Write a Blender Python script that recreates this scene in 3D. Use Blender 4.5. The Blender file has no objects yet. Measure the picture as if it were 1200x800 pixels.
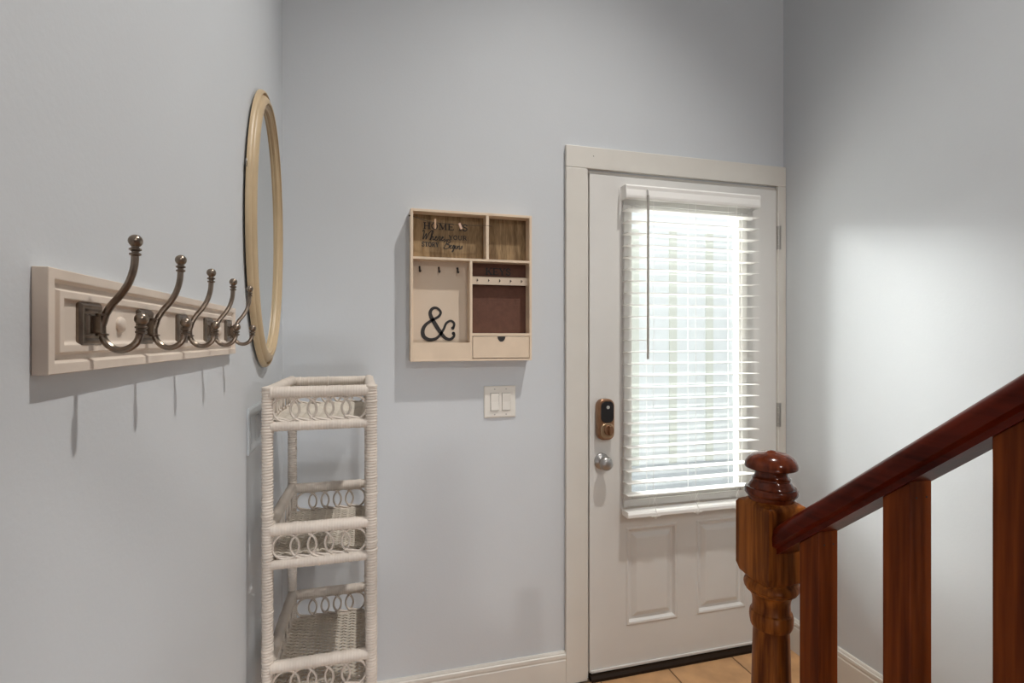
import bpy, bmesh, math, random
from mathutils import Vector, Matrix, Euler
PI = math.pi
random.seed(7)
S = bpy.context.scene
C = S.collection

# ---------------------------------------------------------------- camera
EYE = 1.385
YAW = math.radians(15.45)
cd = bpy.data.cameras.new('camera'); cam = bpy.data.objects.new('camera', cd); C.objects.link(cam)
cam.location = (0, 0, EYE); cam.rotation_euler = (PI / 2, 0, -YAW)
cd.sensor_width = 36; cd.lens = 36 * 615 / 1200; cd.shift_y = -4 / 1200; cd.clip_start = .02
S.camera = cam

# ---------------------------------------------------------------- world, lights, exposure
world = bpy.data.worlds.new('sky'); S.world = world; world.use_nodes = True
bg = world.node_tree.nodes['Background']; bg.inputs[0].default_value = (.95, .97, 1.0, 1); bg.inputs[1].default_value = 1.2
S.view_settings.view_transform = 'Standard'; S.view_settings.look = 'None'
S.view_settings.gamma = 1; S.view_settings.use_curve_mapping = False
S.view_settings.exposure = 0.0
S.cycles.use_denoising = True
S.cycles.max_bounces = 10; S.cycles.diffuse_bounces = 6; S.cycles.transparent_max_bounces = 16
S.cycles.sample_clamp_indirect = 6


def area(name, loc, target, size, power, color, size_y=None):
    l = bpy.data.lights.new(name, 'AREA'); l.energy = power; l.color = color
    l.shape = 'DISK' if size_y is None else 'RECTANGLE'
    l.size = size
    if size_y: l.size_y = size_y
    o = bpy.data.objects.new(name, l); C.objects.link(o); o.location = loc
    o.rotation_euler = (Vector(target) - Vector(loc)).to_track_quat('-Z', 'Y').to_euler()
    return o


def spot(name, loc, target, radius, power, color, angle, blend):
    l = bpy.data.lights.new(name, 'SPOT'); l.energy = power; l.color = color
    l.shadow_soft_size = radius; l.spot_size = math.radians(angle); l.spot_blend = blend
    o = bpy.data.objects.new(name, l); C.objects.link(o); o.location = loc
    o.rotation_euler = (Vector(target) - Vector(loc)).to_track_quat('-Z', 'Y').to_euler()
    return o


# ceiling downlight over the entry, the upstairs hall lamp, and three added fill areas
spot('entry_lamp_light', (1.13, .78, 4.12), (.32, .95, 0), .045, 280, (1, .965, .92), 87, 1)
spot('hall_lamp_light', (1.0, -2.0, 3.10), (.5, .6, 1.0), .05, 85, (1, .965, .92), 120, .8)
area('upstairs_fill', (.77, -.5, 4.1), (.77, -.5, 0), 1.9, 3, (.97, .99, 1.0), 3.2)  # added overhead fill for ambient level
area('lower_hall_fill', (.75, -2.85, .52), (.75, 2, .62), 1.9, 64, (.97, .98, 1.0), .85)  # added fill low behind the camera, lifts the lower walls
area('hall_fill', (.75, -2.85, 2.3), (.6, 2, 1.5), 1.9, 3, (.95, .98, 1.0), 1.6)  # added weak fill from behind the camera, no window in that wall
# low soft sun, coming through the door window from the left
sl = bpy.data.lights.new('sun', 'SUN'); sl.energy = 34; sl.angle = math.radians(44); sl.color = (1, .98, .95)
so = bpy.data.objects.new('sun', sl); C.objects.link(so); so.rotation_euler = Vector((1, -1.85, -.82)).to_track_quat('-Z', 'Y').to_euler()
# daylight portal in the door window
pl = bpy.data.lights.new('window_portal', 'AREA'); pl.shape = 'RECTANGLE'; pl.size = .56; pl.size_y = 1.24
po = bpy.data.objects.new('window_portal', pl); C.objects.link(po)
po.location = (1.33, 2.06, 1.33); po.rotation_euler = (-PI / 2, 0, 0); pl.cycles.is_portal = True


# ---------------------------------------------------------------- materials
def mat(name, col, rough=.5, metal=0, bump=0, bscale=60, var=0, vscale=6, coat=0, spec=.5):
    m = bpy.data.materials.new(name); m.use_nodes = True
    nt = m.node_tree; b = nt.nodes['Principled BSDF']
    b.inputs['Base Color'].default_value = (*col, 1); b.inputs['Roughness'].default_value = rough
    b.inputs['Metallic'].default_value = metal; b.inputs['Specular IOR Level'].default_value = spec
    b.inputs['Coat Weight'].default_value = coat
    if var or bump:
        tc = nt.nodes.new('ShaderNodeTexCoord')
    if var:
        n = nt.nodes.new('ShaderNodeTexNoise'); n.inputs['Scale'].default_value = vscale; n.inputs['Detail'].default_value = 4
        nt.links.new(tc.outputs['Object'], n.inputs['Vector'])
        r = nt.nodes.new('ShaderNodeMapRange'); r.inputs['From Min'].default_value = .3; r.inputs['From Max'].default_value = .7
        r.inputs['To Min'].default_value = 1 - var; r.inputs['To Max'].default_value = 1 + var
        nt.links.new(n.outputs['Fac'], r.inputs['Value'])
        mx = nt.nodes.new('ShaderNodeVectorMath'); mx.operation = 'SCALE'; mx.inputs[0].default_value = col
        nt.links.new(r.outputs['Result'], mx.inputs['Scale']); nt.links.new(mx.outputs[0], b.inputs['Base Color'])
    if bump:
        n2 = nt.nodes.new('ShaderNodeTexNoise'); n2.inputs['Scale'].default_value = bscale; n2.inputs['Detail'].default_value = 3
        nt.links.new(tc.outputs['Object'], n2.inputs['Vector'])
        bp = nt.nodes.new('ShaderNodeBump'); bp.inputs['Strength'].default_value = bump; bp.inputs['Distance'].default_value = .002
        nt.links.new(n2.outputs['Fac'], bp.inputs['Height']); nt.links.new(bp.outputs[0], b.inputs['Normal'])
    return m


def wood(name, dark, light, axis, rough=.3, coat=.3, scale=14, stretch=.06, bump=.1):
    m = bpy.data.materials.new(name); m.use_nodes = True
    nt = m.node_tree; b = nt.nodes['Principled BSDF']
    tc = nt.nodes.new('ShaderNodeTexCoord'); mp = nt.nodes.new('ShaderNodeMapping')
    sc = [1, 1, 1]; sc[axis] = stretch; mp.inputs['Scale'].default_value = sc
    nt.links.new(tc.outputs['Object'], mp.inputs['Vector'])
    n = nt.nodes.new('ShaderNodeTexNoise'); n.inputs['Scale'].default_value = scale; n.inputs['Detail'].default_value = 6
    n.inputs['Distortion'].default_value = .6
    nt.links.new(mp.outputs[0], n.inputs['Vector'])
    n2 = nt.nodes.new('ShaderNodeTexNoise'); n2.inputs['Scale'].default_value = scale * 9; n2.inputs['Detail'].default_value = 3
    nt.links.new(mp.outputs[0], n2.inputs['Vector'])
    ad = nt.nodes.new('ShaderNodeMath'); ad.operation = 'MULTIPLY_ADD'; ad.inputs[1].default_value = .45
    nt.links.new(n2.outputs['Fac'], ad.inputs[0]); nt.links.new(n.outputs['Fac'], ad.inputs[2])
    cr = nt.nodes.new('ShaderNodeValToRGB')
    cr.color_ramp.elements[0].position = .56; cr.color_ramp.elements[0].color = (*dark, 1)
    cr.color_ramp.elements[1].position = .90; cr.color_ramp.elements[1].color = (*light, 1)
    nt.links.new(ad.outputs[0], cr.inputs['Fac']); nt.links.new(cr.outputs[0], b.inputs['Base Color'])
    bp = nt.nodes.new('ShaderNodeBump'); bp.inputs['Strength'].default_value = bump; bp.inputs['Distance'].default_value = .002
    nt.links.new(ad.outputs[0], bp.inputs['Height']); nt.links.new(bp.outputs[0], b.inputs['Normal'])
    b.inputs['Specular IOR Level'].default_value = .10
    b.inputs['Roughness'].default_value = rough; b.inputs['Coat Weight'].default_value = coat; b.inputs['Coat Roughness'].default_value = .15
    return m


M_WALL = mat('wall_paint', (.575, .60, .625), .55, bump=.12, bscale=140, var=.012, vscale=3, spec=.3)
M_CEIL = mat('ceiling_paint', (.8, .8, .79), .8)
M_TRIM = mat('trim_paint', (.655, .63, .58), .4, var=.03, vscale=5, bump=.05, bscale=30)
M_DOOR = mat('door_paint', (.68, .67, .645), .38, var=.025, vscale=4, bump=.04, bscale=25)
M_SILL = mat('brown_threshold', (.018, .009, .004), .6, bump=.2, spec=.15)
M_TILE = mat('tan_tile', (.50, .285, .135), .35, var=.22, vscale=9, bump=.15, bscale=20)
M_GROUT = mat('brown_grout', (.13, .085, .055), .9)
M_BLIND = mat('blind_white', (.86, .85, .82), .4)
M_WAND = mat('wand_plastic', (.34, .32, .29), .4)
M_GLASS = bpy.data.materials.new('window_glass'); M_GLASS.use_nodes = True
_nt = M_GLASS.node_tree; _nt.nodes.remove(_nt.nodes['Principled BSDF'])
_t = _nt.nodes.new('ShaderNodeBsdfTransparent'); _t.inputs[0].default_value = (.95, .97, .96, 1)
_g = _nt.nodes.new('ShaderNodeBsdfGlossy'); _g.inputs['Roughness'].default_value = .02
_m = _nt.nodes.new('ShaderNodeMixShader')
_m.inputs[0].default_value = .07; _nt.links.new(_t.outputs[0], _m.inputs[1]); _nt.links.new(_g.outputs[0], _m.inputs[2])
_nt.links.new(_m.outputs[0], _nt.nodes['Material Output'].inputs[0])
M_NICKEL = mat('brushed_nickel', (.42, .41, .40), .35, 1)
M_HINGE = mat('hinge_metal', (.45, .43, .40), .4, 1)
M_BRONZE = mat('antique_pewter', (.23, .185, .145), .3, 1, var=.25, vscale=60)
M_LOCK = mat('aged_bronze', (.30, .17, .10), .35, .9, var=.15, vscale=40)
M_LOCKT = mat('worn_bronze', (.42, .30, .19), .3, .9)
M_BLACK = mat('black_plastic', (.012, .011, .012), .18)
M_SILVER = mat('silver_dot', (.6, .6, .58), .35, .6)
M_RACK = mat('cream_painted_wood', (.66, .57, .485), .45, var=.06, vscale=14, bump=.1)
M_RACKEND = mat('cream_painted_end', (.60, .51, .43), .6, var=.08, vscale=20)
M_MFRAME = mat('cream_mirror_frame', (.47, .355, .215), .4, var=.09, vscale=8)
M_MIRROR = mat('silvered_glass', (.70, .715, .70), .01, 1)
M_WICKER = mat('painted_wicker', (.60, .535, .47), .6, var=.08, vscale=18, bump=.25, bscale=160)
M_WEAVE = mat('woven_cane', (.60, .55, .475), .7, var=.10, vscale=30)
M_BOX = mat('pale_wood_paint', (.70, .56, .42), .55, var=.05, vscale=12)
M_BOXIN = mat('inner_paint', (.62, .51, .40), .6, var=.03)
M_BURLAP = wood('weathered_backing', (.15, .098, .055), (.36, .25, .14), 2, .8, 0, 30, .12)
M_CORK = mat('brown_pinboard', (.115, .050, .032), .85, var=.12, vscale=50, bump=.4, bscale=300)
M_INK = mat('black_print', (.018, .015, .014), .6)
M_PLATE = mat('switch_ivory', (.72, .69, .63), .35)
M_PLATEM = mat('grey_plate', (.47, .50, .52), .3, .1)
M_NEWEL = wood('newel_varnish', (.085, .020, .003), (.47, .150, .026), 2, .38, .03, 12, .07, .03)
M_BALUST = wood('baluster_varnish', (.09, .016, .002), (.28, .062, .009), 2, .45, .02, 12, .06)
M_RAIL = wood('handrail_varnish', (.035, .003, .001), (.11, .012, .004), 1, .28, .05, 14, .07)
M_TREAD = wood('tread_wood', (.16, .07, .03), (.32, .15, .06), 0, .4, .2)
M_FENCE = mat('white_fence', (.78, .79, .78), .6, var=.04)
M_FPOST = mat('cream_fence_post', (.66, .66, .58), .6)
M_GROUND = mat('pale_concrete', (.50, .52, .54), .9, var=.1)
M_STRING = mat('brown_twine', (.06, .045, .03), .8)
M_PIN = wood('clothes_peg', (.42, .25, .15), (.60, .40, .26), 2)
M_PINK = mat('pale_peg', (.66, .44, .33), .5)
M_LAMP = mat('lamp_trim_white', (.8, .8, .8), .4)
M_DARKGAP = mat('dark_gap', (.20, .18, .16), .8)  # plain dark tone for the casing nail hole and rocker surrounds


# ---------------------------------------------------------------- mesh helpers
class MB:
    def __init__(s): s.v = []; s.f = []

    def add(s, vs, fs):
        k = len(s.v); s.v += [tuple(v) for v in vs]; s.f += [tuple(i + k for i in f) for f in fs]; return s

    def box(s, x0, x1, y0, y1, z0, z1):
        vs = [(x, y, z) for x in (x0, x1) for y in (y0, y1) for z in (z0, z1)]
        return s.add(vs, [(0, 1, 3, 2), (4, 6, 7, 5), (0, 4, 5, 1), (2, 3, 7, 6), (0, 2, 6, 4), (1, 5, 7, 3)])

    def tube(s, pts, rad, seg=8, cap=True, flat=1.0):
        pts = [Vector(p) for p in pts]; n = len(pts)
        rr = rad if isinstance(rad, (list, tuple)) else [rad] * n
        t0 = (pts[1] - pts[0]).normalized()
        up = Vector((0, 0, 1)) if abs(t0.z) < .9 else Vector((1, 0, 0))
        a = t0.cross(up).normalized(); vs = []; fs = []
        for i, p in enumerate(pts):
            t = (pts[min(i + 1, n - 1)] - pts[max(i - 1, 0)]).normalized()
            a = (a - t * a.dot(t)).normalized(); b = t.cross(a)
            for k in range(seg):
                q = 2 * PI * k / seg
                vs.append(p + a * (rr[i] * math.cos(q)) + b * (rr[i] * math.sin(q) * flat))
        for i in range(n - 1):
            for k in range(seg):
                k2 = (k + 1) % seg
                fs.append((i * seg + k, i * seg + k2, (i + 1) * seg + k2, (i + 1) * seg + k))
        if cap:
            fs.append(tuple(range(seg))[::-1]); fs.append(tuple((n - 1) * seg + k for k in range(seg)))
        return s.add(vs, fs)

    def lathe(s, prof, cx, cy, seg=24, sq=False, M=None):
        vs = []; fs = []; n = len(prof)
        for r, z in prof:
            for k in range(seg):
                q = 2 * PI * k / seg
                p = Vector((r * math.cos(q), r * math.sin(q), z))
                if M is not None: p = M @ p
                vs.append((p.x + cx, p.y + cy, p.z))
        for i in range(n - 1):
            for k in range(seg):
                k2 = (k + 1) % seg
                fs.append((i * seg + k, i * seg + k2, (i + 1) * seg + k2, (i + 1) * seg + k))
        fs.append(tuple(range(seg))[::-1]); fs.append(tuple((n - 1) * seg + k for k in range(seg)))
        return s.add(vs, fs)

    def ball(s, c, r, seg=14, sx=1, sy=1, sz=1):
        prof = [(max(1e-5, r * math.sin(PI * i / 10)), -r * math.cos(PI * i / 10)) for i in range(11)]
        M = Matrix.Translation(c) @ Matrix.Diagonal((sx, sy, sz, 1))
        return s.lathe(prof, 0, 0, seg, M=M)

    def panel(s, O, U, V, N, w, h, steps, cap=True):
        """nested rectangles: steps = [(inset, height)], outermost first"""
        O, U, V, N = map(Vector, (O, U, V, N)); vs = []; fs = []
        for ins, d in steps:
            for a, b in ((ins, ins), (w - ins, ins), (w - ins, h - ins), (ins, h - ins)):
                vs.append(O + U * a + V * b + N * d)
        for i in range(len(steps) - 1):
            for k in range(4):
                k2 = (k + 1) % 4
                fs.append((i * 4 + k, i * 4 + k2, (i + 1) * 4 + k2, (i + 1) * 4 + k))
        m = (len(steps) - 1) * 4
        if cap: fs.append((m, m + 1, m + 2, m + 3))
        return s.add(vs, fs)

    def prism(s, poly, fn, a, b):
        n = len(poly); vs = [fn(p, a) for p in poly] + [fn(p, b) for p in poly]
        fs = [tuple(range(n))[::-1], tuple(range(n, 2 * n))] + [(k, (k + 1) % n, n + (k + 1) % n, n + k) for k in range(n)]
        return s.add(vs, fs)


def obj(name, mb, m, parent=None, smooth=False, bevel=0, at=None, angle=35):
    me = bpy.data.meshes.new(name)
    vs = mb.v
    o = bpy.data.objects.new(name, me)
    org = Vector(at) if at is not None else (parent.matrix_world.translation if parent is not None else None)
    if org is None:
        xs, ys, zs = zip(*vs); org = Vector(((min(xs) + max(xs)) / 2, (min(ys) + max(ys)) / 2, min(zs)))
    me.from_pydata([(v[0] - org.x, v[1] - org.y, v[2] - org.z) for v in vs], [], mb.f)
    bm = bmesh.new(); bm.from_mesh(me); bmesh.ops.recalc_face_normals(bm, faces=bm.faces); bm.to_mesh(me); bm.free()
    me.materials.append(m)
    C.objects.link(o)
    if parent is None:
        o.location = org
        o.matrix_world = Matrix.Translation(org)
    else:
        o.parent = parent
        wp = org
        o.matrix_basis = Matrix.Translation(wp - parent.matrix_world.translation)
        o.matrix_world = Matrix.Translation(wp)
    if smooth:
        for p in me.polygons: p.use_smooth = True
        me.set_sharp_from_angle(angle=math.radians(angle))
    if bevel:
        bv = o.modifiers.new('bevel', 'BEVEL'); bv.width = bevel; bv.segments = 2; bv.limit_method = 'ANGLE'
        bv.angle_limit = math.radians(40)
    return o


def empty(name, loc):
    o = bpy.data.objects.new(name, None); o.location = loc; o.matrix_world = Matrix.Translation(loc); C.objects.link(o)
    o.empty_display_size = .05
    return o


def tag(o, label=None, cat=None, group=None, kind=None):
    if label: o['label'] = label
    if cat: o['category'] = cat
    if group: o['group'] = group
    if kind: o['kind'] = kind
    return o


def B(*a): return MB().box(*a)


# ---------------------------------------------------------------- room shell
XL, XR, D, YB, ZC = -.285, 1.833, 1.98, -3.0, 4.2
DX0, DX1, DZ1 = .8685, 1.7905, 2.060           # door opening
w = MB().box(XL - .12, DX0, D, D + .12, 0, ZC).box(DX1, XR + .12, D, D + .12, 0, ZC).box(DX0, DX1, D, D + .12, DZ1, ZC)
tag(obj('wall_back', w, M_WALL), kind='structure')
tag(obj('wall_left', B(XL - .12, XL, YB, D, 0, ZC), M_WALL), kind='structure')
tag(obj('wall_right', B(XR, XR + .12, YB, D, 0, ZC), M_WALL), kind='structure')
tag(obj('wall_rear', B(XL - .12, XR + .12, YB - .12, YB, 0, ZC), M_WALL), kind='structure')
tag(obj('ceiling', B(XL - .12, XR + .12, YB - .12, D + .12, ZC, ZC + .1), M_CEIL), kind='structure')

floor = tag(obj('floor', B(XL - .12, XR + .12, YB - .12, D + .12, -.08, -.004), M_GROUT, at=(0, 0, 0)), kind='structure')
gx, gy, ts, g = 1.5293, 1.955, .3098, .0026
tile_meshes = []
for k in range(3):
    me_mb = B(-ts / 2 + g, ts / 2 - g, -ts / 2 + g, ts / 2 - g, -.004, 0)
    tile_meshes.append(me_mb)
proto_tile = None
for i in range(-6, 2):
    for j in range(0, 8):
        x0 = gx + i * ts; y1 = gy - j * ts; y0 = y1 - ts; x1 = x0 + ts
        if x0 > .74 and y1 < .78: continue
        cx0, cx1, cy0, cy1 = max(x0, XL), min(x1, XR), y0, y1
        if cx1 - cx0 < .02 or cy1 < -.47: continue
        if cx1 - cx0 > ts - .001:
            if proto_tile is None:
                proto_tile = obj('tile', B(-ts / 2 + g, ts / 2 - g, -ts / 2 + g, ts / 2 - g, -.004, .0), M_TILE, floor, bevel=.001, at=(0, 0, 0))
                t = proto_tile
            else:
                t = proto_tile.copy(); C.objects.link(t)
            t.location = ((x0 + x1) / 2, (y0 + y1) / 2, random.uniform(-.0006, .0006))
        else:
            obj('tile', B(cx0 + g, cx1 - g, cy0 + g, cy1 - g, -.004, 0), M_TILE, floor, bevel=.001)


def skirting(name, p0, p1, n, h, m=M_TRIM):
    """moulded baseboard from p0 to p1 along a wall; n points into the room"""
    p0, p1, n = Vector(p0), Vector(p1), Vector(n)
    prof = [(0, 0), (.016, 0), (.016, h - .034), (.0135, h - .031), (.0135, h - .027), (.0155, h - .023), (.0150, h - .012), (.0105, h - .009),
            (.0105, h - .006), (.007, h), (0, h)]
    mb = MB().prism(prof, lambda p, e: (e + n * p[0] + Vector((0, 0, p[1]))), p0, p1)
    return tag(obj(name, mb, m), kind='structure')


skirting('baseboard_back', (XL, D, 0), (.7667, D, 0), (0, -1, 0), .131)
skirting('baseboard_left', (XL, -.46, 0), (XL, D - .017, 0), (1, 0, 0), .131)
skirting('baseboard_right', (XR, .80, 0), (XR, D - .02, 0), (-1, 0, 0), .143)

# door casings, each a moulded board
CF = 1.962


def casing(name, x0, x1, z0, z1):
    return tag(obj(name, B(x0, x1, CF, D, z0, z1), M_TRIM, bevel=.003), kind='structure')


casing('trim_1', .7667, .8600, 0, 2.0703)
casing('trim_2', .7667, 1.832, 2.0708, 2.159)
casing('trim_3', 1.7885, 1.832, 0, 2.0703)
# nail hole in the head casing
t2 = bpy.data.objects['trim_2']
obj('nail_hole', MB().tube([(.885, CF - .0008, 2.122), (.885, CF + .002, 2.122)], .0022, 10), M_DARKGAP, t2)
# jamb lining
jm = MB().box(.8600, .8695, D - .0005, D + .12, 0, 2.0703).box(1.7893, 1.7985, D - .0005, D + .12, 0, 2.0703).box(.8695, 1.7893, D - .0005, D + .12, 2.0565, 2.066)
jm.box(.8695, .884, D + .05, D + .12, 0, 2.0565).box(1.775, 1.7893, D + .05, D + .12, 0, 2.0565).box(.884, 1.775, D + .05, D + .12, 2.042, 2.0565)
tag(obj('trim_4', jm, M_TRIM), kind='structure')
# threshold
mb = MB().prism([(1.944, 0), (1.946, .010), (1.956, .018), (2.05, .022), (2.05, 0)], lambda p, x: (x, p[0], p[1]), .8705, 1.788)
tag(obj('trim_5', mb, M_SILL), kind='structure')

# ---------------------------------------------------------------- door
DF, DK = 1.972, 2.017           # front and rear faces of the slab
sx0, sx1, sz0, sz1 = .8725, 1.7865, .024, 2.053
wx0, wx1, wz0, wz1 = 1.050, 1.594, .716, 1.935
px = [(1.035, 1.278), (1.370, 1.622)]; pz0, pz1 = .192, .600
d = MB()
d.box(sx0, px[0][0], DF, DK, sz0, sz1); d.box(px[1][1], sx1, DF, DK, sz0, sz1)
d.box(px[0][0], px[1][1], DF, DK, sz0, pz0); d.box(px[0][1], px[1][0], DF, DK, pz0, pz1)
d.box(px[0][0], px[1][1], DF, DK, pz1, wz0); d.box(px[0][0], px[1][1], DF, DK, wz1, sz1)
d.box(px[0][0], wx0, DF, DK, wz0, wz1); d.box(wx1, px[1][1], DF, DK, wz0, wz1)
door = tag(obj('door_1', d, M_DOOR, at=((sx0 + sx1) / 2, DF, sz0)), kind='structure')
for a, b in px:
    mb = MB().panel((a, DF, pz0), (1, 0, 0), (0, 0, 1), (0, -1, 0), b - a, pz1 - pz0,
                    [(0, 0), (.006, .0035), (.013, .002), (.020, -.010), (.030, -.011), (.048, -.001), (.052, 0)])
    mb.box(a, b, DF + .013, DK, pz0, pz1)
    obj('panel', mb, M_DOOR, door)
# raised frame that holds the glass, as four bars with a rounded section
fr = MB()
fw = .030
for (a0, a1, c0, c1) in ((wx0 - fw, wx1 + fw, wz0 - fw, wz0), (wx0 - fw, wx1 + fw, wz1, wz1 + fw)):
    fr.box(a0, a1, DF - .011, DF, c0, c1)
fr.box(wx0 - fw, wx0, DF - .011, DF, wz0, wz1).box(wx1, wx1 + fw, DF - .011, DF, wz0, wz1)
for x0, x1, z0, z1 in ((wx0, wx0 + .012, wz0, wz1), (wx1 - .012, wx1, wz0, wz1), (wx0 + .012, wx1 - .012, wz0, wz0 + .012), (wx0 + .012, wx1 - .012, wz1 - .012, wz1)):
    fr.box(x0, x1, DF - .003, DF + .02, z0, z1)
obj('window_frame', fr, M_DOOR, door, bevel=.003)
obj('window_pane', B(wx0 + .004, wx1 - .004, DF + .021, DF + .026, wz0 + .004, wz1 - .004), M_GLASS, door)
for z0, z1 in ((1.785, 1.891), (.985, 1.093)):
    hp = obj('hinge', B(1.7870, 1.7895, DF - .004, DF + .001, z0, z1), M_HINGE, door)
    n = 5; hh = (z1 - z0) / n
    for k in range(n):
        obj('hinge_knuckle', MB().tube([(1.7925, DF - .008, z0 + k * hh + .0008), (1.7925, DF - .008, z0 + (k + 1) * hh - .0008)], .0062, 12), M_HINGE, hp, smooth=True)
    obj('hinge_leaf', B(1.7925, 1.803, CF - .0018, CF + .001, z0, z1), M_HINGE, hp)
obj('door_sweep', MB().box(sx0 + .004, sx1 - .004, DF - .006, DF - .0002, .0225, .034), M_DOOR, door, bevel=.002)


def rounded(w_, h_, r, n=6):
    pts = []
    for cx, cz, a0 in ((w_ / 2 - r, h_ / 2 - r, 0), (-w_ / 2 + r, h_ / 2 - r, 90), (-w_ / 2 + r, -h_ / 2 + r, 180), (w_ / 2 - r, -h_ / 2 + r, 270)):
        for k in range(n + 1):
            q = math.radians(a0 + 90 * k / n); pts.append((cx + r * math.cos(q), cz + r * math.sin(q)))
    return pts


# keypad lock
kx, kz = .9335, 1.055
lk = obj('keypad_lock', MB().prism(rounded(.074, .166, .028), lambda p, y: (kx + p[0], y, kz + p[1]), DF - .028, DF), M_LOCK, door, bevel=.004, smooth=True)
obj('touch_screen', MB().prism(rounded(.056, .086, .020), lambda p, y: (kx + .004 + p[0], y, kz + .031 + p[1]), DF - .0305, DF - .027), M_BLACK, lk, bevel=.002)
obj('status_light', MB().tube([(kx + .006, DF - .0325, kz + .050), (kx + .006, DF - .030, kz + .050)], .0068, 16), M_SILVER, lk, smooth=True)
obj('lower_cover', MB().prism(rounded(.058, .060, .020), lambda p, y: (kx + .003 + p[0], y, kz - .045 + p[1]), DF - .033, DF - .027), M_LOCKT, lk, bevel=.003, smooth=True)
tt = MB().tube([(kx + .008, DF - .033, kz - .042), (kx + .008, DF - .040, kz - .042)], .021, 24)
tt.box(kx + .003, kx + .013, DF - .054, DF - .040, kz - .060, kz - .024)
obj('thumbturn', tt, M_LOCK, lk, smooth=True, bevel=.0015)
# door knob
knx, knz = .925, .882
Rk = Matrix.Translation((knx, DF, knz)) @ Matrix.Rotation(PI / 2, 4, 'X')
kb = MB().lathe([(.001, .0), (.033, .0), (.033, .005), (.028, .010), (.014, .014), (.012, .026), (.016, .031), (.025, .035), (.0285, .044), (.027, .052), (.020, .059), (.010, .062), (.001, .0625)], 0, 0, 28, M=Rk)
obj('door_knob', kb, M_NICKEL, door, smooth=True)

# ---------------------------------------------------------------- blind on the door
bx0, bx1 = 1.012, 1.641
by = 1.9335                  # middle of the slats
blind = empty('window_blind', (1.326, DF, .66))
tag(blind, 'white horizontal slatted window blind hanging on the glazed front door', 'blind')
obj('headrail', B(bx0 + .006, bx1 - .006, 1.915, 1.9605, 1.957, 1.998), M_BLIND, blind, bevel=.002)
for x in (bx0 + .05, bx1 - .05): obj('bracket', B(x - .012, x + .012, 1.9605, DF - .0005, 1.965, 2.000), M_BLIND, blind)
val = MB().prism([(1.9135, 1.947), (1.9075, 1.951), (1.906, 1.960), (1.9085, 1.985), (1.906, 1.998), (1.9095, 2.004), (1.914, 2.004)],
                 lambda p, x: (x, p[0], p[1]), bx0 - .008, bx1 + .004)
val.prism([(1.9135, 1.947), (1.9075, 1.951), (1.9065, 1.998), (1.9095, 2.004), (1.955, 2.004), (1.955, 1.947)], lambda p, x: (x, p[0], p[1]), bx0 - .010, bx0 - .006)
val.prism([(1.9135, 1.947), (1.9075, 1.951), (1.9065, 1.998), (1.9095, 2.004), (1.955, 2.004), (1.955, 1.947)], lambda p, x: (x, p[0], p[1]), bx1 + .002, bx1 + .006)
obj('valance', val, M_BLIND, blind, bevel=.001)
ns = 25; zt, zb_ = 1.906, .748
prof = []
for k in range(7):
    u = -1 + 2 * k / 6; prof.append((.025 * u, .0016 * (1 - u * u)))
tilt = math.radians(-1)
sec = [(a, b + .0012) for a, b in prof] + [(a, b - .0012) for a, b in prof[::-1]]
sec = [(a * math.cos(tilt) - b * math.sin(tilt), a * math.sin(tilt) + b * math.cos(tilt)) for a, b in sec]
proto = None
for k in range(ns):
    z = zt + (zb_ - zt) * k / (ns - 1)
    if proto is None:
        proto = obj('slat', MB().prism(sec, lambda p, x: (x, by + p[0], zt + p[1]), bx0, bx1), M_BLIND, blind, at=(1.326, by, zt), smooth=True)
    else:
        o = proto.copy(); C.objects.link(o)
        o.matrix_basis = Matrix.Translation((0, 0, z - zt)) @ proto.matrix_basis @ Matrix.Rotation(random.uniform(-.0006, .0006), 4, 'Y')
# bottom rail, hanging a little below the last slat and tipped
rb = MB().prism([(-.026, -.010), (-.026, .004), (-.018, .010), (.018, .010), (.026, .004), (.026, -.010)],
                lambda p, x: (x, by - .002 + p[0], .672 + p[1] + .10 * p[0]), bx0, bx1)
obj('bottom_rail', rb, M_BLIND, blind, bevel=.002)
obj('end_cap', B(bx0 - .003, bx0 + .0, by - .028, by + .024, .660, .684), M_BLIND, blind, bevel=.001)
for xc in (1.125, 1.322, 1.523):
    for y in (by - .0275, by + .0275):
        pts = [(xc, y, 1.957), (xc, y, zb_ - .012), (xc + .016, y, .705), (xc + .006, y, .676)]
        obj('ladder_cord', MB().tube(pts, .0009, 5), M_BLIND, blind)
    obj('ladder_cord', MB().tube([(xc + .012, by - .029, zb_ - .004), (xc - .004, by - .0295, .712), (xc + .012, by - .029, .680), (xc + .020, by - .0295, .660), (xc + .004, by - .0295, .652)], .0010, 5), M_BLIND, blind)
    bow = [(xc + .02 * math.cos(t) * math.cos(2 * t) + .010, by - .0295 - .002 * math.sin(3 * t), .660 + .010 * math.sin(t) * math.cos(2 * t)) for t in [PI * 2 * q / 40 for q in range(41)]]
    obj('cord_bow', MB().tube(bow, .0011, 5), M_BLIND, blind)
wd = obj('wand', MB().tube([(1.0954, 1.898, 1.962), (1.0954, 1.899, 1.30)], .0048, 6), M_WAND, blind, smooth=True)
obj('wand_hook', MB().tube([(1.0954, 1.906, 1.985), (1.0954, 1.899, 1.981), (1.0954, 1.898, 1.958)], .0022, 8), M_NICKEL, wd)

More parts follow.
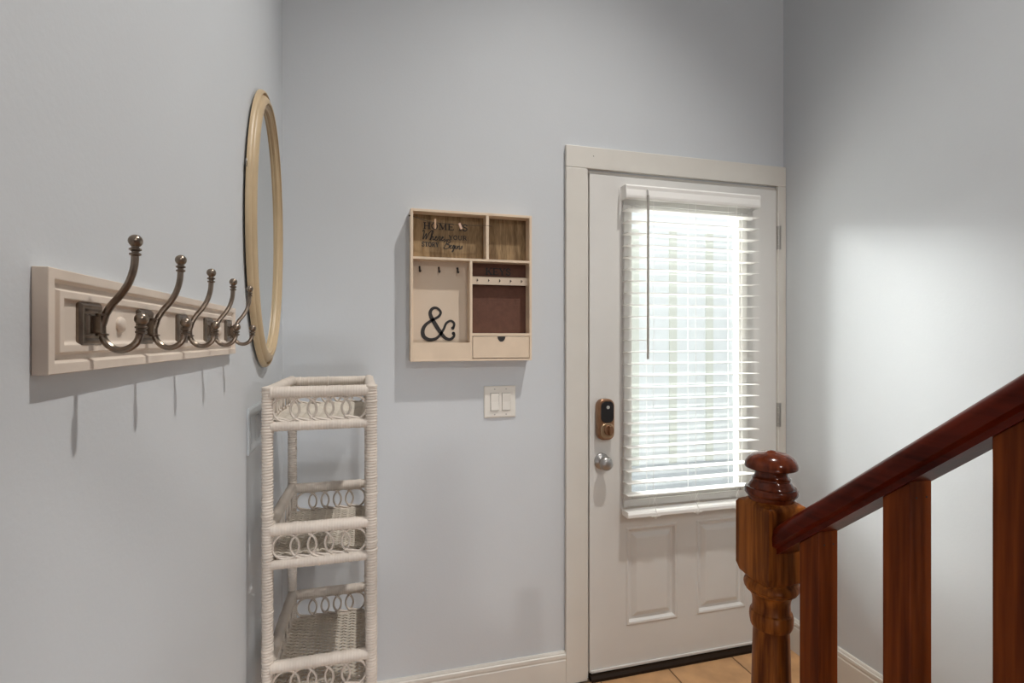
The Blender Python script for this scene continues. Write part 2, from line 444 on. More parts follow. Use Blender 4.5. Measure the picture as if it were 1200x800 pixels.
# ---------------------------------------------------------------- coat rack on the left wall
BX = -.273
rack = empty('coat_rack', (XL, .901, 1.352))
tag(rack, 'cream coat rack board with five double metal hooks on the left wall', 'coat rack')
L, Hh = 1.246 - .5576, .0965
bd = MB().panel((XL + .0006, .5576, 1.352), (0, 1, 0), (0, 0, 1), (1, 0, 0), L, Hh,
                [(0, 0), (0, .0125), (.010, .0125), (.0125, .0075), (.018, .0082), (.0195, .0120), (.0265, .0120), (.029, .0085), (.031, .0082)])
bd.add([(XL + .0006, .5576, 1.352), (XL + .0006, 1.246, 1.352), (XL + .0006, 1.246, 1.4485), (XL + .0006, .5576, 1.4485)], [(0, 1, 2, 3)])
obj('board', bd, M_RACK, rack, bevel=.0008)
for yb, zb in ((.7066, 1.4005), (1.128, 1.3980)):
    Mx = Matrix.Translation((BX - .004, yb, zb)) @ Matrix.Rotation(PI / 2, 4, 'Y')
    obj('screw_cap', MB().lathe([(.009, 0), (.009, .003), (.0075, .005), (.004, .0062), (.0005, .0065)], 0, 0, 18, M=Mx), M_RACK, rack, smooth=True)


def spline(pts, n=5):
    out = []; P = [Vector(p) for p in pts]
    for i in range(len(P) - 1):
        p0, p1, p2, p3 = P[max(i - 1, 0)], P[i], P[i + 1], P[min(i + 2, len(P) - 1)]
        for k in range(n):
            t = k / n
            out.append(.5 * ((2 * p1) + (-p0 + p2) * t + (2 * p0 - 5 * p1 + 4 * p2 - p3) * t * t + (-p0 + 3 * p1 - 3 * p2 + p3) * t ** 3))
    out.append(P[-1]); return out


HY0 = .6347
up = [(-.2655, 1.3935), (-.2625, 1.4010), (-.2600, 1.4100), (-.2545, 1.4200), (-.2462, 1.4310), (-.2392, 1.4440), (-.2350, 1.4590), (-.2340, 1.4720)]
lo = [(-.2630, 1.4050), (-.2636, 1.3960), (-.2628, 1.3865), (-.2594, 1.3795), (-.2531, 1.3740), (-.2451, 1.3725), (-.2368, 1.3760), (-.2312, 1.3830), (-.2290, 1.3920)]


def lathe_prof(z0, items): return [(r, z0 + z) for r, z in items]


ball_prof = [(.0030, -.011), (.0055, -.0095), (.0055, -.008), (.0034, -.0070), (.0034, -.0058), (.0058, -.0045), (.0058, -.003), (.0036, -.0018), (.0036, .0)]
hook0 = None
for k in range(5):
    yk = HY0 + .1390 * k
    if hook0 is None:
        h = obj('hook', MB().tube(spline([(x, HY0, z) for x, z in up]), .0036, 10).tube(spline([(x, HY0, z) for x, z in lo]), .0036, 10), M_BRONZE, rack, smooth=True, at=(BX, HY0, 1.4))
        pm = MB().panel((BX - .0042, HY0 - .0225, 1.3765), (0, 1, 0), (0, 0, 1), (1, 0, 0), .045, .0445,
                        [(0, 0), (0, .0035), (.003, .0062), (.006, .0062), (.0085, .0040), (.0115, .0040), (.0125, .0065), (.014, .0070)])
        obj('back_plate', pm, M_BRONZE, h, bevel=.0006)
        st = MB().box(BX - .001, -.2625, HY0 - .0045, HY0 + .0045, 1.3895, 1.4080)
        obj('stem_block', st, M_BRONZE, h, bevel=.001)
        col = MB()
        for z in (1.3885, 1.4090):
            col.lathe([(.0030, z - .0016), (.0058, z - .0010), (.0058, z + .0010), (.0030, z + .0016)], -.2633, HY0, 14)
        obj('collar', col, M_BRONZE, h, smooth=True)
        b1 = MB().lathe([(r, 1.4815 + z) for r, z in ball_prof], -.2338, HY0, 14).ball((-.2336, HY0, 1.4865), .0068)
        obj('ball_tip', b1, M_BRONZE, h, smooth=True)
        b2 = MB().lathe([(r, 1.4000 + z) for r, z in ball_prof], -.2284, HY0, 14).ball((-.2280, HY0, 1.4050), .0068)
        obj('ball_tip', b2, M_BRONZE, h, smooth=True)
        hook0 = h; kids = list(h.children)
    else:
        h = hook0.copy(); C.objects.link(h); h.matrix_basis = Matrix.Translation((0, .1390 * k, 0)) @ hook0.matrix_basis
        for c in kids:
            q = c.copy(); C.objects.link(q); q.parent = h

# ---------------------------------------------------------------- oval mirror
mY, mZ = 1.606, 1.686
mir = empty('wall_mirror', (XL, mY, mZ - .381))
tag(mir, 'oval wall mirror in a cream moulded frame near the room corner', 'mirror')
prof = [(.008, XL + .004), (.000, XL + .006), (.000, XL + .012), (.003, XL + .017), (.008, XL + .019), (.0098, XL + .0110), (.0135, XL + .0115), (.0145, XL + .0165), (.021, XL + .0235), (.028, XL + .0265),
        (.034, XL + .0265), (.0352, XL + .0200), (.0385, XL + .0200), (.0395, XL + .0225), (.0415, XL + .0222), (.044, XL + .018), (.048, XL + .0165), (.050, XL + .010)]
vs, fs = [], []; nseg = 96
for ins, x in prof:
    for k in range(nseg):
        q = 2 * PI * k / nseg
        vs.append((x, mY + (.236 - ins) * math.cos(q), mZ + (.383 - ins) * math.sin(q)))
for i in range(len(prof) - 1):
    for k in range(nseg):
        k2 = (k + 1) % nseg; fs.append((i * nseg + k, i * nseg + k2, (i + 1) * nseg + k2, (i + 1) * nseg + k))
obj('mirror_frame', MB().add(vs, fs), M_MFRAME, mir, smooth=True, angle=50)
ga, gb = .188, .335
vs = [(XL + .0125, mY + ga * math.cos(2 * PI * k / nseg), mZ + gb * math.sin(2 * PI * k / nseg)) for k in range(nseg)]
vs += [(XL + .006, y, z) for _, y, z in vs]
obj('mirror_glass', MB().add(vs, [tuple(range(nseg)), tuple(range(nseg, 2 * nseg))] + [(k, (k + 1) % nseg, nseg + (k + 1) % nseg, nseg + k) for k in range(nseg)]), M_MIRROR, mir)
obj('hanging_wire', MB().tube(spline([(XL + .006, 1.400, 1.795), (XL + .010, 1.368, 1.800), (XL + .012, 1.360, 1.806), (XL + .008, 1.370, 1.812), (XL + .005, 1.388, 1.800)]), .0011, 6), M_NICKEL, mir)

# ---------------------------------------------------------------- wicker shelf
shelf = empty('wicker_shelf', (-.11, 1.60, 0))
tag(shelf, 'tall narrow white wicker shelf with woven trays in the corner', 'shelf')
FL, FR, BL, BR = Vector((-.236, 1.405, 0)), Vector((.011, 1.405, 0)), Vector((-.228, 1.790, 0)), Vector((.006, 1.790, 0))


def wrapped(p0, p1, r, pitch=.0072, amp=.0022, seg=10):
    p0, p1 = Vector(p0), Vector(p1); n = max(2, int((p1 - p0).length / pitch)); pts, rr = [], []
    for i in range(n):
        dr = random.uniform(-.0004, .0004) + (.0012 if random.random() < .03 else 0)
        for f, q in ((.12, -amp), (.35, 0), (.75, 0)):
            pts.append(p0.lerp(p1, (i + f) / n)); rr.append(r + q + dr)
    return MB().tube(pts, rr, seg)


for P, top, r in ((FL, 1.262, .0140), (FR, 1.262, .0155), (BL, 1.257, .0140), (BR, 1.257, .0150)):
    m_ = wrapped(P, P + Vector((0, 0, top)), r)
    m_.ball(P + Vector((0, 0, top)), r, 10, sz=.35)
    obj('post', m_, M_WICKER, shelf, smooth=True, angle=60)
tiers = [(1.251, 1.167), (.912, .826), (.573, .487), (.232, .148)]
for ti, (zt_, zb2) in enumerate(tiers):
    for A, Bp in ((FL, FR), (BL, BR), (FL, BL), (FR, BR)):
        e = (Bp - A).normalized() * .006
        back = A is BL
        dz = -.004 if back else 0
        for z, r in ((zt_, .0148), (zb2, .0125)):
            a_, b_ = A + e, Bp - e
            obj('rail', wrapped(a_ + Vector((0, 0, z + dz)), b_ + Vector((0, 0, z + dz)), r, .0065, .0007), M_WICKER, shelf, smooth=True, angle=60)
        # continuous cane loop between the rails
        ln = (Bp - A).length - .026; nl = 5 if A is not FL or Bp is FR else 8
        if (A is FL and Bp is BL) or (A is FR and Bp is BR): nl = 8
        u = (Bp - A).normalized(); nrm = Vector((u.y, -u.x, 0)); lo_, hi_ = .012, (Bp - A).length - .012
        rl = (zt_ - zb2 - .024) / 2; ra = .0305; sp = (hi_ - lo_ - 2 * ra) / (nl - 1); lp = MB()
        for k in range(nl):
            cx_ = lo_ + ra + sp * k; pts = []
            for q in range(29):
                t = -PI / 2 - .35 - 2 * PI * q / 26
                pts.append((cx_ + ra * math.cos(t), rl * math.sin(t)))
            pts.append((min(hi_, cx_ + ra * .75), -rl * 1.0)); pts.insert(0, (max(lo_, cx_ - ra * .1), -rl * 1.04))
            lp.tube([A + u * a_ + Vector((0, 0, (zt_ + zb2) / 2 + dz - .001 + b_)) + nrm * .0022 * (1 if i_ % 30 < 15 else -1) * math.sin(i_ / 30 * PI * 2 + k) for i_, (a_, b_) in enumerate(pts)], .0032, 6)
        obj('loop_trim', lp, M_WICKER, shelf, smooth=True, angle=60)
    # woven tray: spokes front to back and strands left to right, over and under
    zt0 = zb2 + .006; wv = MB()
    nx = 11; xs = [-.222 + (.222 - .002) * k / (nx - 1) for k in range(nx)]
    for x in xs: wv.tube([(x, 1.405, zt0), (x, 1.79, zt0)], .0017, 5, cap=False)
    ny = 46
    for j in range(ny):
        y = 1.418 + (1.778 - 1.418) * j / (ny - 1); pts = []
        for k in range(nx * 2 - 1):
            x = -.222 + .220 * k / (2 * nx - 2)
            ph = (k // 2 + (j // 1)) % 2
            zz = (.0042 if ph else -.0042) if k % 2 == 0 else 0
            pts.append((x + random.uniform(-.0006, .0006), y + random.uniform(-.0005, .0005), zt0 + zz))
        wv.tube([(-.234, y, zt0)] + pts + [(.009, y, zt0)], .0030, 5, cap=False)
    tray = obj('woven_tray', wv, M_WEAVE, shelf, smooth=True, angle=70); tray['kind'] = 'stuff'

# ---------------------------------------------------------------- wall organizer
KX0, KX1, KZ0, KZ1, KF, KB = .151, .609, 1.300, 1.853, 1.918, D - .0008
org = empty('wall_organizer', (.38, D, KZ0))
tag(org, 'pale wooden wall organizer with key hooks, pinboard and small drawer', 'organizer')
th = .0095
case = MB()
case.box(KX0, KX0 + th, KF, KB, KZ0, KZ1).box(KX1 - th, KX1, KF, KB, KZ0, KZ1)
case.box(KX0 + th, KX1 - th, KF, KB, KZ1 - th, KZ1).box(KX0 + th, KX1 - th, KF, KB, KZ0, KZ0 + .008)
obj('case', case, M_BOX, org, bevel=.0008)
zs = 1.6755
obj('shelf_board', B(KX0 + th, KX1 - th, KF + .0005, KB, zs - .004, zs + .0045), M_BOX, org)
obj('divider', B(.4300, .4405, KF + .0005, KB, zs + .0045, KZ1 - th), M_BOX, org)
obj('divider', B(.3680, .3775, KF + .0005, KB, KZ0 + .008, zs - .004), M_BOX, org)
kbk = 1.9680
obj('backing', B(KX0 + th, .4300, kbk, kbk + .004, zs + .0045, KZ1 - th), M_BURLAP, org)
obj('backing', B(.4405, KX1 - th, kbk, kbk + .004, zs + .0045, KZ1 - th), M_BURLAP, org)
obj('backing', B(KX0 + th, .3680, kbk, kbk + .004, 1.355, zs - .004), M_BOXIN, org)
obj('pinboard', B(.3775, KX1 - th, kbk, kbk + .004, 1.4040, zs - .004), M_CORK, org)
obj('pocket_front', B(KX0 + th, .3680, KF + .001, KF + .007, KZ0 + .008, 1.3685), M_BOX, org)
obj('shelf_board', B(.3775, KX1 - th, KF + .0005, KB, 1.3925, 1.4035), M_BOX, org)
dr = obj('drawer', MB().box(.3795, .5975, KF - .001, KF + .006, 1.3105, 1.3905).box(.383, .594, KF + .006, KB - .01, 1.3105, 1.315), M_BOX, org, bevel=.0008)
half = [(-.015 * math.cos(PI * k / 14), -.019 * math.sin(PI * k / 14)) for k in range(15)]
obj('finger_cutout', MB().prism(half, lambda p, y: (.4885 + p[0], y, 1.3903 + p[1]), KF - .0018, KF - .0008), M_INK, dr)
kr = obj('key_rail', B(.3775, KX1 - th, 1.945, 1.950, 1.588, 1.6180), M_BOXIN, org)
for k in range(5):
    x = .401 + .0433 * k
    hk = [(x, 1.946, 1.6075), (x, 1.940, 1.6070), (x - .001, 1.938, 1.6020), (x - .0025, 1.937, 1.5985), (x + .002, 1.934, 1.6035)]
    obj('key_hook', MB().tube(hk, .0014, 6), M_INK, kr)
for x in (.1876, .2587, .3288):
    hk = [(x, 1.968, 1.648), (x, 1.958, 1.648), (x, 1.955, 1.640), (x, 1.955, 1.632), (x + .001, 1.951, 1.630), (x + .002, 1.948, 1.635)]
    obj('peg_hook', MB().tube(spline(hk, 3), .0032, 8), M_INK, org)


def stroke(mb, pts, wd_, y, x0, z0, s=1, sh=0, depth=.0008):
    """flat ink stroke: pts in letter units; wd_ a width or list"""
    P = [Vector((p[0] + sh * p[1], p[1])) for p in pts]
    ww = wd_ if isinstance(wd_, list) else [wd_] * len(P)
    Lf, Rt = [], []
    for i, p in enumerate(P):
        t = (P[min(i + 1, len(P) - 1)] - P[max(i - 1, 0)])
        if t.length < 1e-9: t = Vector((1, 0))
        t.normalize(); nrm = Vector((-t.y, t.x)) * ww[i] / 2
        Lf.append(p + nrm); Rt.append(p - nrm)
    k = len(mb.v); n = len(P)
    for q in Lf + Rt: mb.v.append((x0 + q.x * s, y - depth, z0 + q.y * s))
    for q in Lf + Rt: mb.v.append((x0 + q.x * s, y, z0 + q.y * s))
    for i in range(n - 1):
        mb.f.append((k + i, k + i + 1, k + n + i + 1, k + n + i))
        mb.f.append((k + 2 * n + i, k + 3 * n + i, k + 3 * n + i + 1, k + 2 * n + i + 1))
        mb.f.append((k + i, k + 2 * n + i, k + 2 * n + i + 1, k + i + 1))
        mb.f.append((k + n + i, k + n + i + 1, k + 3 * n + i + 1, k + 3 * n + i))


def cs(pts, n=6): return [(p.x, p.y) for p in spline([(x, y, 0) for x, y in pts], n)]


def arc(cx, cy, rx, ry, a0, a1, n=16):
    return [(cx + rx * math.cos(math.radians(a0 + (a1 - a0) * k / n)), cy + ry * math.sin(math.radians(a0 + (a1 - a0) * k / n))) for k in range(n + 1)]


# slab-serif capitals on a unit-high box: lists of (points, relative width)
TK, TN, SR = .20, .09, .08
G = {
    'H': (.95, [([(.2, 0), (.2, 1)], TK), ([(.75, 0), (.75, 1)], TK), ([(.2, .5), (.75, .5)], TN), ([(.02, .04), (.38, .04)], SR), ([(.57, .04), (.93, .04)], SR), ([(.02, .96), (.38, .96)], SR), ([(.57, .96), (.93, .96)], SR)]),
    'O': (.95, [(arc(.47, .5, .34, .44, 0, 360, 24), .16)]),
    'M': (1.15, [([(.2, 0), (.2, 1)], TN), ([(.2, 1), (.56, .08)], TK), ([(.56, .08), (.92, 1)], TN), ([(.92, 0), (.92, 1)], TK), ([(.02, .04), (.38, .04)], SR), ([(.74, .04), (1.1, .04)], SR), ([(.02, .96), (.3, .96)], SR), ([(.82, .96), (1.1, .96)], SR)]),
    'E': (.85, [([(.2, 0), (.2, 1)], TK), ([(.05, .05), (.75, .05)], .1), ([(.2, .5), (.58, .5)], .1), ([(.05, .95), (.72, .95)], .1), ([(.75, 0), (.75, .26)], .07), ([(.72, .76), (.72, 1)], .07), ([(.58, .38), (.58, .62)], .07)]),
    'I': (.5, [([(.25, 0), (.25, 1)], TK), ([(.05, .04), (.45, .04)], SR), ([(.05, .96), (.45, .96)], SR)]),
    'S': (.75, [(cs([(.62, .75), (.5, .93), (.3, .95), (.13, .8), (.2, .6), (.5, .45), (.62, .28), (.5, .08), (.3, .04), (.1, .25)]), .16), ([(.63, .7), (.63, .98)], .07), ([(.09, .02), (.09, .3)], .07)]),
    'K': (.95, [([(.2, 0), (.2, 1)], TK), ([(.25, .42), (.78, .95)], TN), ([(.42, .58), (.82, .04)], TK), ([(.02, .04), (.38, .04)], SR), ([(.02, .96), (.38, .96)], SR), ([(.62, .96), (.92, .96)], SR), ([(.64, .04), (.95, .04)], SR)]),
    'Y': (.9, [([(.45, 0), (.45, .48)], TK), ([(.15, .96), (.45, .45)], TK), ([(.78, .96), (.45, .45)], TN), ([(.28, .04), (.64, .04)], SR), ([(.0, .96), (.34, .96)], SR), ([(.62, .96), (.92, .96)], SR)]),
    'U': (.95, [(cs([(.2, .95), (.2, .35), (.32, .08), (.6, .08), (.74, .35), (.74, .95)]), .13), ([(.03, .96), (.38, .96)], SR), ([(.58, .96), (.92, .96)], SR)]),
    'R': (.9, [([(.2, 0), (.2, 1)], TK), (cs([(.2, .95), (.6, .93), (.7, .73), (.6, .52), (.2, .5)]), .12), ([(.45, .5), (.78, .04)], .16), ([(.02, .04), (.38, .04)], SR), ([(.66, .04), (.88, .04)], SR), ([(.02, .96), (.3, .96)], SR)]),
    'T': (.85, [([(.42, 0), (.42, 1)], TK), ([(.04, .94), (.8, .94)], .1), ([(.05, .74), (.05, .98)], .07), ([(.79, .74), (.79, .98)], .07), ([(.24, .04), (.6, .04)], SR)]),
    ' ': (.5, []),
}


def caps(text, x0, x1, z, h, y, parent, thin=1.0):
    tot = sum(G[ch][0] for ch in text); sx = (x1 - x0) / (tot * h)
    mb = MB(); x = 0
    for ch in text:
        adv, st = G[ch]
        for pts, wdt in st:
            stroke(mb, [((p[0] + x) * sx, p[1]) for p in pts], wdt * thin, y, x0, z, h)
        x += adv
    return obj('lettering', mb, M_INK, parent)


yb_ = kbk - .0003
caps('HOME IS', .2010, .3700, 1.7905, .0255, yb_, org)
caps('YOUR', .2960, .3660, 1.7555, .0165, yb_, org, 1.15)
caps('STORY', .1960, .2600, 1.7255, .0175, yb_, org, 1.15)
# script words drawn as pen strokes
mb = MB()
wh = [[(0, 1.5), (.25, 1.75), (.35, 1.2), (.35, .1), (.8, 1.2), (.85, .1), (1.25, 1.2), (1.6, 1.75), (1.95, 1.7)],
      [(1.55, .05), (1.85, .9), (1.95, 1.65), (1.75, 1.6), (1.72, .05), (1.9, .6), (2.1, .65), (2.15, .1), (2.35, .15), (2.6, .45), (2.75, .62), (2.6, .72), (2.48, .3), (2.65, .02), (2.95, .2),
       (3.15, .7), (3.4, .62), (3.35, .1), (3.55, .12), (3.8, .45), (3.95, .62), (3.8, .72), (3.68, .3), (3.85, .02), (4.3, .3)]]
for q in wh: stroke(mb, cs(q), .15, yb_, .1930, 1.7500, .0205, .18)
be = [[(.3, .05), (.6, .9), (.75, 1.6), (.55, 1.5)], [(.1, 1.3), (.5, 1.75), (1.2, 1.75), (1.35, 1.3), (.75, .9), (1.3, .75), (1.3, .2), (.7, -.05), (.2, .15)],
      [(1.35, .2), (1.75, .6), (1.65, .75), (1.5, .4), (1.7, .02), (2.0, .2), (2.3, .7), (2.1, .65), (2.05, .15), (2.3, .1), (2.45, .7), (2.35, -.5), (2.1, -.55), (2.5, .1), (2.7, .65), (2.7, .05),
       (2.95, .1), (3.05, .65), (3.05, .05), (3.2, .5), (3.45, .65), (3.45, .05), (3.7, .1), (3.95, .7), (4.05, .25), (3.8, .02)]]
for q in be: stroke(mb, cs(q), .15, yb_, .2720, 1.7215, .0185, .2)
obj('lettering', mb, M_INK, org)
caps('KEYS', .4370, .5400, 1.6275, .0270, yb_, org)
# ampersand
amp = [(.97, .38), (.99, .52), (.88, .60), (.74, .52), (.66, .34), (.55, .16), (.40, .03), (.20, .0), (.03, .10), (.0, .30), (.10, .48), (.30, .62), (.50, .74), (.56, .88), (.44, 1.0), (.30, .98),
       (.23, .84), (.30, .64), (.42, .44), (.55, .24), (.70, .06), (.86, .01), (.98, .10), (.99, .20)]
n_ = len(amp); P = cs(amp, 6); W = []
for i in range(len(P)):
    u = i / (len(P) - 1)
    W.append(.075 + .05 * math.exp(-((u - .36) / .09) ** 2) + .055 * math.exp(-((u - .78) / .12) ** 2))
mb = MB(); stroke(mb, P, W, yb_, .2000, 1.3790, .118, depth=.0012)
mb.tube([(.2000 + .118 * .95, yb_, 1.379 + .118 * .37), (.2000 + .118 * .95, yb_ - .0012, 1.379 + .118 * .37)], .0062, 14)
mb.tube([(.2000 + .118 * .97, yb_, 1.379 + .118 * .20), (.2000 + .118 * .97, yb_ - .0012, 1.379 + .118 * .20)], .0066, 14)
obj('ampersand', mb, M_INK, org)
# twine and two pegs
tw = MB().tube(spline([(.146, 1.922, 1.8260), (.161, 1.919, 1.8235), (.220, 1.918, 1.8080), (.300, 1.918, 1.8030), (.380, 1.918, 1.8030), (.428, 1.919, 1.8060), (.452, 1.919, 1.8040)]), .0011, 5)
obj('twine', tw, M_STRING, org)
obj('clothes_peg', MB().box(.2360, .2430, 1.914, 1.9175, 1.783, 1.819).box(.2360, .2430, 1.9185, 1.922, 1.783, 1.819), M_PIN, org, bevel=.0006)
pg = MB().box(.3260, .3340, 1.913, 1.9175, 1.786, 1.8085).box(.3260, .3340, 1.9185, 1.922, 1.786, 1.8085)
o = obj('clothes_peg', pg, M_PINK, org, bevel=.0006, at=(.33, 1.918, 1.803)); o.rotation_euler = (0, -.35, 0)
for xa, s_ in ((.151, -1),):
    obj('twine_knot', MB().ball((.1475, 1.922, 1.8262), .0032, 8), M_STRING, org)

# ---------------------------------------------------------------- switches
sw = empty('light_switch', (.4965, D, 1.078))
tag(sw, 'ivory double rocker light switch below the wall organizer', 'light switch')
x0, x1, z0, z1 = .4345, .5600, 1.0775, 1.1995
pm = MB().panel((x0, D - .0003, z0), (1, 0, 0), (0, 0, 1), (0, -1, 0), x1 - x0, z1 - z0, [(0, 0), (0, .004), (.0035, .0062), (.006, .0065)])
obj('cover_plate', pm, M_PLATE, sw)
for rx in (.4600, .5055):
    yf = D - .0068
    obj('rocker_frame', MB().box(rx - .0012, rx + .0332, yf - .0006, yf + .002, 1.1045, 1.1725), M_DARKGAP, sw)
    flip = 1 if rx < .48 else -1
    obj('rocker', MB().prism([(yf, 1.1055), (yf - .0035 - .002 * (flip > 0), 1.1060), (yf - .0028, 1.1385), (yf - .0035 - .002 * (flip < 0), 1.1710), (yf, 1.1715)], lambda p, x: (x, p[0], p[1]), rx, rx + .032), M_PLATE, sw, bevel=.0006)
    for z in (1.0895, 1.1875):
        obj('screw', MB().tube([(rx + .016, yf - .0008, z), (rx + .016, yf + .002, z)], .0028, 12), M_HINGE, sw, smooth=True)

s2 = empty('wall_switch', (XL, 1.50, 1.095))
tag(s2, 'grey plastic wall switch plate on left wall behind the wicker shelf', 'light switch')
pm = MB().panel((XL + .0003, 1.418, 1.0960), (0, 1, 0), (0, 0, 1), (1, 0, 0), .165, .114, [(0, 0), (0, .004), (.0035, .0062), (.006, .0065)])
obj('cover_plate', pm, M_PLATEM, s2)
for k in range(3):
    y = 1.434 + .046 * k
    obj('rocker', MB().prism([(XL + .0065, 1.120), (XL + .0082, 1.121), (XL + .0074, 1.153), (XL + .0080, 1.186), (XL + .0065, 1.187)], lambda p, yy: (p[0], yy, p[1]), y, y + .033), M_PLATEM, s2, bevel=.0006)

# ---------------------------------------------------------------- stairs and railing
RISE, RUN, Y0 = .190, .245, .745
stairs = empty('staircase', (1.25, Y0, 0))
tag(stairs, 'wooden staircase rising toward the viewer beside the right wall', 'stairs')
for k in range(5):
    y1 = Y0 - k * RUN; z1 = RISE * (k + 1)
    obj('riser', B(.70, XR - .001, y1 - .018, y1, z1 - RISE, z1 - .026), M_TRIM, stairs)
    obj('tread', B(.68, XR - .001, y1 - RUN - .018, y1 + .022, z1 - .026, z1), M_TREAD, stairs, bevel=.006)
# closed side under the treads
poly = [(Y0 - .001, 0)]
for k in range(5):
    poly += [(Y0 - k * RUN - .0185, RISE * (k + 1) - .0265 if k else RISE - .0265), (Y0 - (k + 1) * RUN - .0185, RISE * (k + 1) - .0265)]
poly += [(Y0 - 5 * RUN - .0185, 0)]
sdm = MB().prism(poly, lambda p, x: (x, p[0], p[1]), .702, .742)
obj('side_panel', sdm, M_TRIM, stairs)
LZ = RISE * 6; LY = Y0 - 5 * RUN - .02
tag(obj('floor_landing', B(XL, XR, YB, LY, LZ - .15, LZ), M_TREAD), kind='structure')

rl_ = empty('stair_railing', (.726, .814, 0))
tag(rl_, 'dark red-brown wooden stair railing with turned newel post and square balusters', 'railing')
NX, NY = .726, .814


def newel(x, y, zo, hb=.0430):
    """turned post: square block with cut corners between turnings, mushroom cap"""
    def sqring(mb, levels):
        vs, fs = [], []; seg = 32
        for hwid, rnd, z in levels:       # rnd 0 = square, 1 = circle of radius hwid
            for k in range(seg):
                q = 2 * PI * k / seg
                cx, cy = math.cos(q), math.sin(q); m_ = max(abs(cx), abs(cy))
                r = hwid * ((1 - rnd) / m_ + rnd)
                vs.append((x + cx * r, y + cy * r, zo + z))
        for i in range(len(levels) - 1):
            for k in range(seg):
                k2 = (k + 1) % seg; fs.append((i * seg + k, i * seg + k2, (i + 1) * seg + k2, (i + 1) * seg + k))
        fs.append(tuple(range(seg))[::-1]); fs.append(tuple((len(levels) - 1) * seg + k for k in range(seg)))
        return mb.add(vs, fs)
    q = rl_
    bl = sqring(MB(), [(.030, 1, .925), (.036, .9, .932), (.0430, .35, .944), (hb, 0, .958), (hb, 0, 1.073), (.0425, .25, 1.079), (.040, .8, 1.084), (.036, 1, 1.088)])
    n = obj('newel_post', bl, M_NEWEL, q, smooth=True, angle=28, at=(x, y, zo))
    low = sqring(MB(), [(hb, 0, 0), (hb, 0, .30), (.041, .5, .315), (.036, 1, .325)])
    obj('newel_base', low, M_NEWEL, n, smooth=True, angle=28)
    sh = MB().lathe([(.036, zo + .325), (.040, zo + .335), (.040, zo + .345), (.034, zo + .355), (.0360, zo + .40), (.0365, zo + .55), (.0345, zo + .72), (.0315, zo + .835), (.0305, zo + .846),
                     (.0310, zo + .849), (.0345, zo + .850), (.0362, zo + .854), (.0372, zo + .860), (.0378, zo + .867), (.0372, zo + .874), (.0360, zo + .878), (.0335, zo + .880), (.0325, zo + .885), (.0322, zo + .895),
                     (.0335, zo + .904), (.0370, zo + .912), (.0425, zo + .9175), (.0440, zo + .918), (.0440, zo + .920), (.0465, zo + .922), (.0475, zo + .926), (.0470, zo + .931), (.0440, zo + .936), (.036, zo + .944)], x, y, 36)
    obj('turned_shaft', sh, M_NEWEL, n, smooth=True, angle=32)
    cp = MB().lathe([(.034, zo + 1.078), (.0385, zo + 1.084), (.0405, zo + 1.090), (.0410, zo + 1.0935), (.0440, zo + 1.095), (.0458, zo + 1.098), (.0460, zo + 1.102), (.0452, zo + 1.106), (.0430, zo + 1.1085), (.0395, zo + 1.109),
                     (.0385, zo + 1.112), (.0350, zo + 1.116), (.0325, zo + 1.120), (.0318, zo + 1.1215), (.0330, zo + 1.123), (.0330, zo + 1.126), (.0300, zo + 1.1275), (.0280, zo + 1.131), (.0275, zo + 1.135), (.0290, zo + 1.1395), (.0330, zo + 1.1415), (.0420, zo + 1.1425),
                     (.0452, zo + 1.1445), (.0458, zo + 1.148), (.0448, zo + 1.153), (.0425, zo + 1.158), (.0375, zo + 1.164), (.0300, zo + 1.169), (.0180, zo + 1.1725), (.0085, zo + 1.1735), (.0060, zo + 1.1755), (.0005, zo + 1.176)], x, y, 40)
    obj('newel_cap', cp, M_RAILV, n, smooth=True, angle=38)


M_RAILV = wood('cap_varnish', (.06, .010, .003), (.18, .036, .009), 2, .2, .35, 12, .2)
newel(NX, NY, 0)
SL = .81


def zbot(y): return 1.193 + SL * (.535 - y)


RXC = .7225
rp = [(-.0235, 0), (-.0235, .010), (-.0325, .015), (-.0335, .030), (-.030, .043), (-.019, .052), (0, .0555), (.019, .052), (.030, .043), (.0335, .030), (.0325, .015), (.0235, .010), (.0235, 0)]
yA, yB_ = NY - .0425, -.500
hr = obj('handrail', MB().prism(rp, lambda p, y: (RXC + p[0], y, zbot(y) + p[1]), yA, yB_), M_RAIL, rl_, smooth=True, angle=40)
# rounded nose of the rail where it dies into the newel
BW = .0195
ys = [.7045, .5565, .4215] + [.4215 - .143 * k for k in range(1, 7)]
for y in ys:
    kst = int((Y0 + .022 - y) // RUN); zf = RISE * (kst + 1) if y > LY + .02 else LZ
    h0 = BW
    if y < LY + .02: break
    vs = [(.7225 - h0, y - h0, zf), (.7225 + h0, y - h0, zf), (.7225 + h0, y + h0, zf), (.7225 - h0, y + h0, zf)]
    vs += [(a, b, zbot(b) + .0002) for a, b, _ in vs]
    bo = obj('baluster', MB().add(vs, [(0, 3, 2, 1), (4, 5, 6, 7), (0, 1, 5, 4), (1, 2, 6, 5), (2, 3, 7, 6), (3, 0, 4, 7)]), M_BALUST, rl_, bevel=.0012, at=(.7225, y, zf))
    for dx in (-.008, .010):
        yy = y - h0; obj('nail_hole', MB().tube([(.7225 + dx, yy - .0004, zbot(yy) - .022), (.7225 + dx, yy + .002, zbot(yy) - .022)], .0015, 8), M_INK, bo)
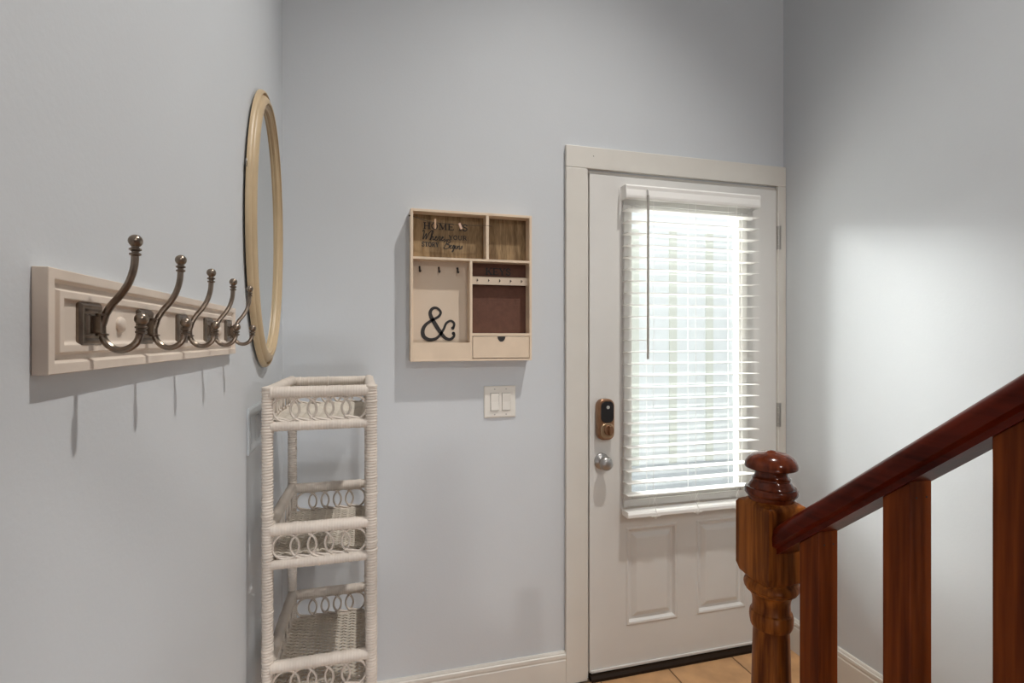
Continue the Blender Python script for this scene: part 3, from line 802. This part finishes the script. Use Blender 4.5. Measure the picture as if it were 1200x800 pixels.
# upper newel and landing guard, behind the viewer
newel(NX, -.545, LZ - .13 + .13)
obj('handrail', B(XL, NX - .043, -.545 - .030, -.545 + .030, LZ + .94, LZ + .99), M_RAIL, rl_, bevel=.012)
for k in range(6):
    x = XL + .08 + .145 * k
    obj('baluster', B(x - BW, x + BW, -.545 - BW, -.545 + BW, LZ, LZ + .94), M_BALUST, rl_)

# ---------------------------------------------------------------- lamps
seg = 32
vs = []
for r_, z in ((.060, ZC - .001), (.060, ZC - .014), (.085, ZC - .010), (.090, ZC - .001)):
    vs += [(1.13 + r_ * math.cos(2 * PI * k / seg), .78 + r_ * math.sin(2 * PI * k / seg), z) for k in range(seg)]
fs = [(i * seg + k, i * seg + (k + 1) % seg, (i + 1) * seg + (k + 1) % seg, (i + 1) * seg + k) for i in range(3) for k in range(seg)]
tag(obj('ceiling_lamp', MB().add(vs, fs), M_LAMP, smooth=True), 'white recessed ceiling downlight above the entry door', 'lamp')
pend = empty('pendant_lamp', (1.0, -2.0, ZC))
tag(pend, 'small white pendant lamp hanging over the upstairs landing', 'lamp')
obj('rod', MB().tube([(1.0, -2.0, ZC), (1.0, -2.0, 3.17)], .006, 10), M_LAMP, pend, smooth=True)
obj('lamp_shade', MB().lathe([(.02, 3.19), (.12, 3.165), (.12, 3.158), (.02, 3.160)], 1.0, -2.0, 32), M_LAMP, pend, smooth=True)

# ---------------------------------------------------------------- outdoors beyond the door
tag(obj('ground', B(-6, 9, D + .12, 12, -.20, -.10), M_GROUND), kind='structure')
FY = 5.5
fence = empty('garden_fence', (1.9, FY, -.1))
tag(fence, 'white board fence outside, seen through the blind', 'fence')
fp = None
for k in range(22):
    x = -1.5 + k * .50
    if fp is None:
        fp = obj('board', B(x + .005, x + .495, FY, FY + .02, -.1, 2.65), M_FENCE, fence, at=(x + .25, FY, -.1))
    else:
        o = fp.copy(); C.objects.link(o); o.matrix_basis = Matrix.Translation((k * .50, 0, 0)) @ fp.matrix_basis
    if k % 1 == 0:
        obj('batten', B(x - .05, x + .05, FY - .012, FY - .001, -.1, 2.65), M_FPOST, fence)
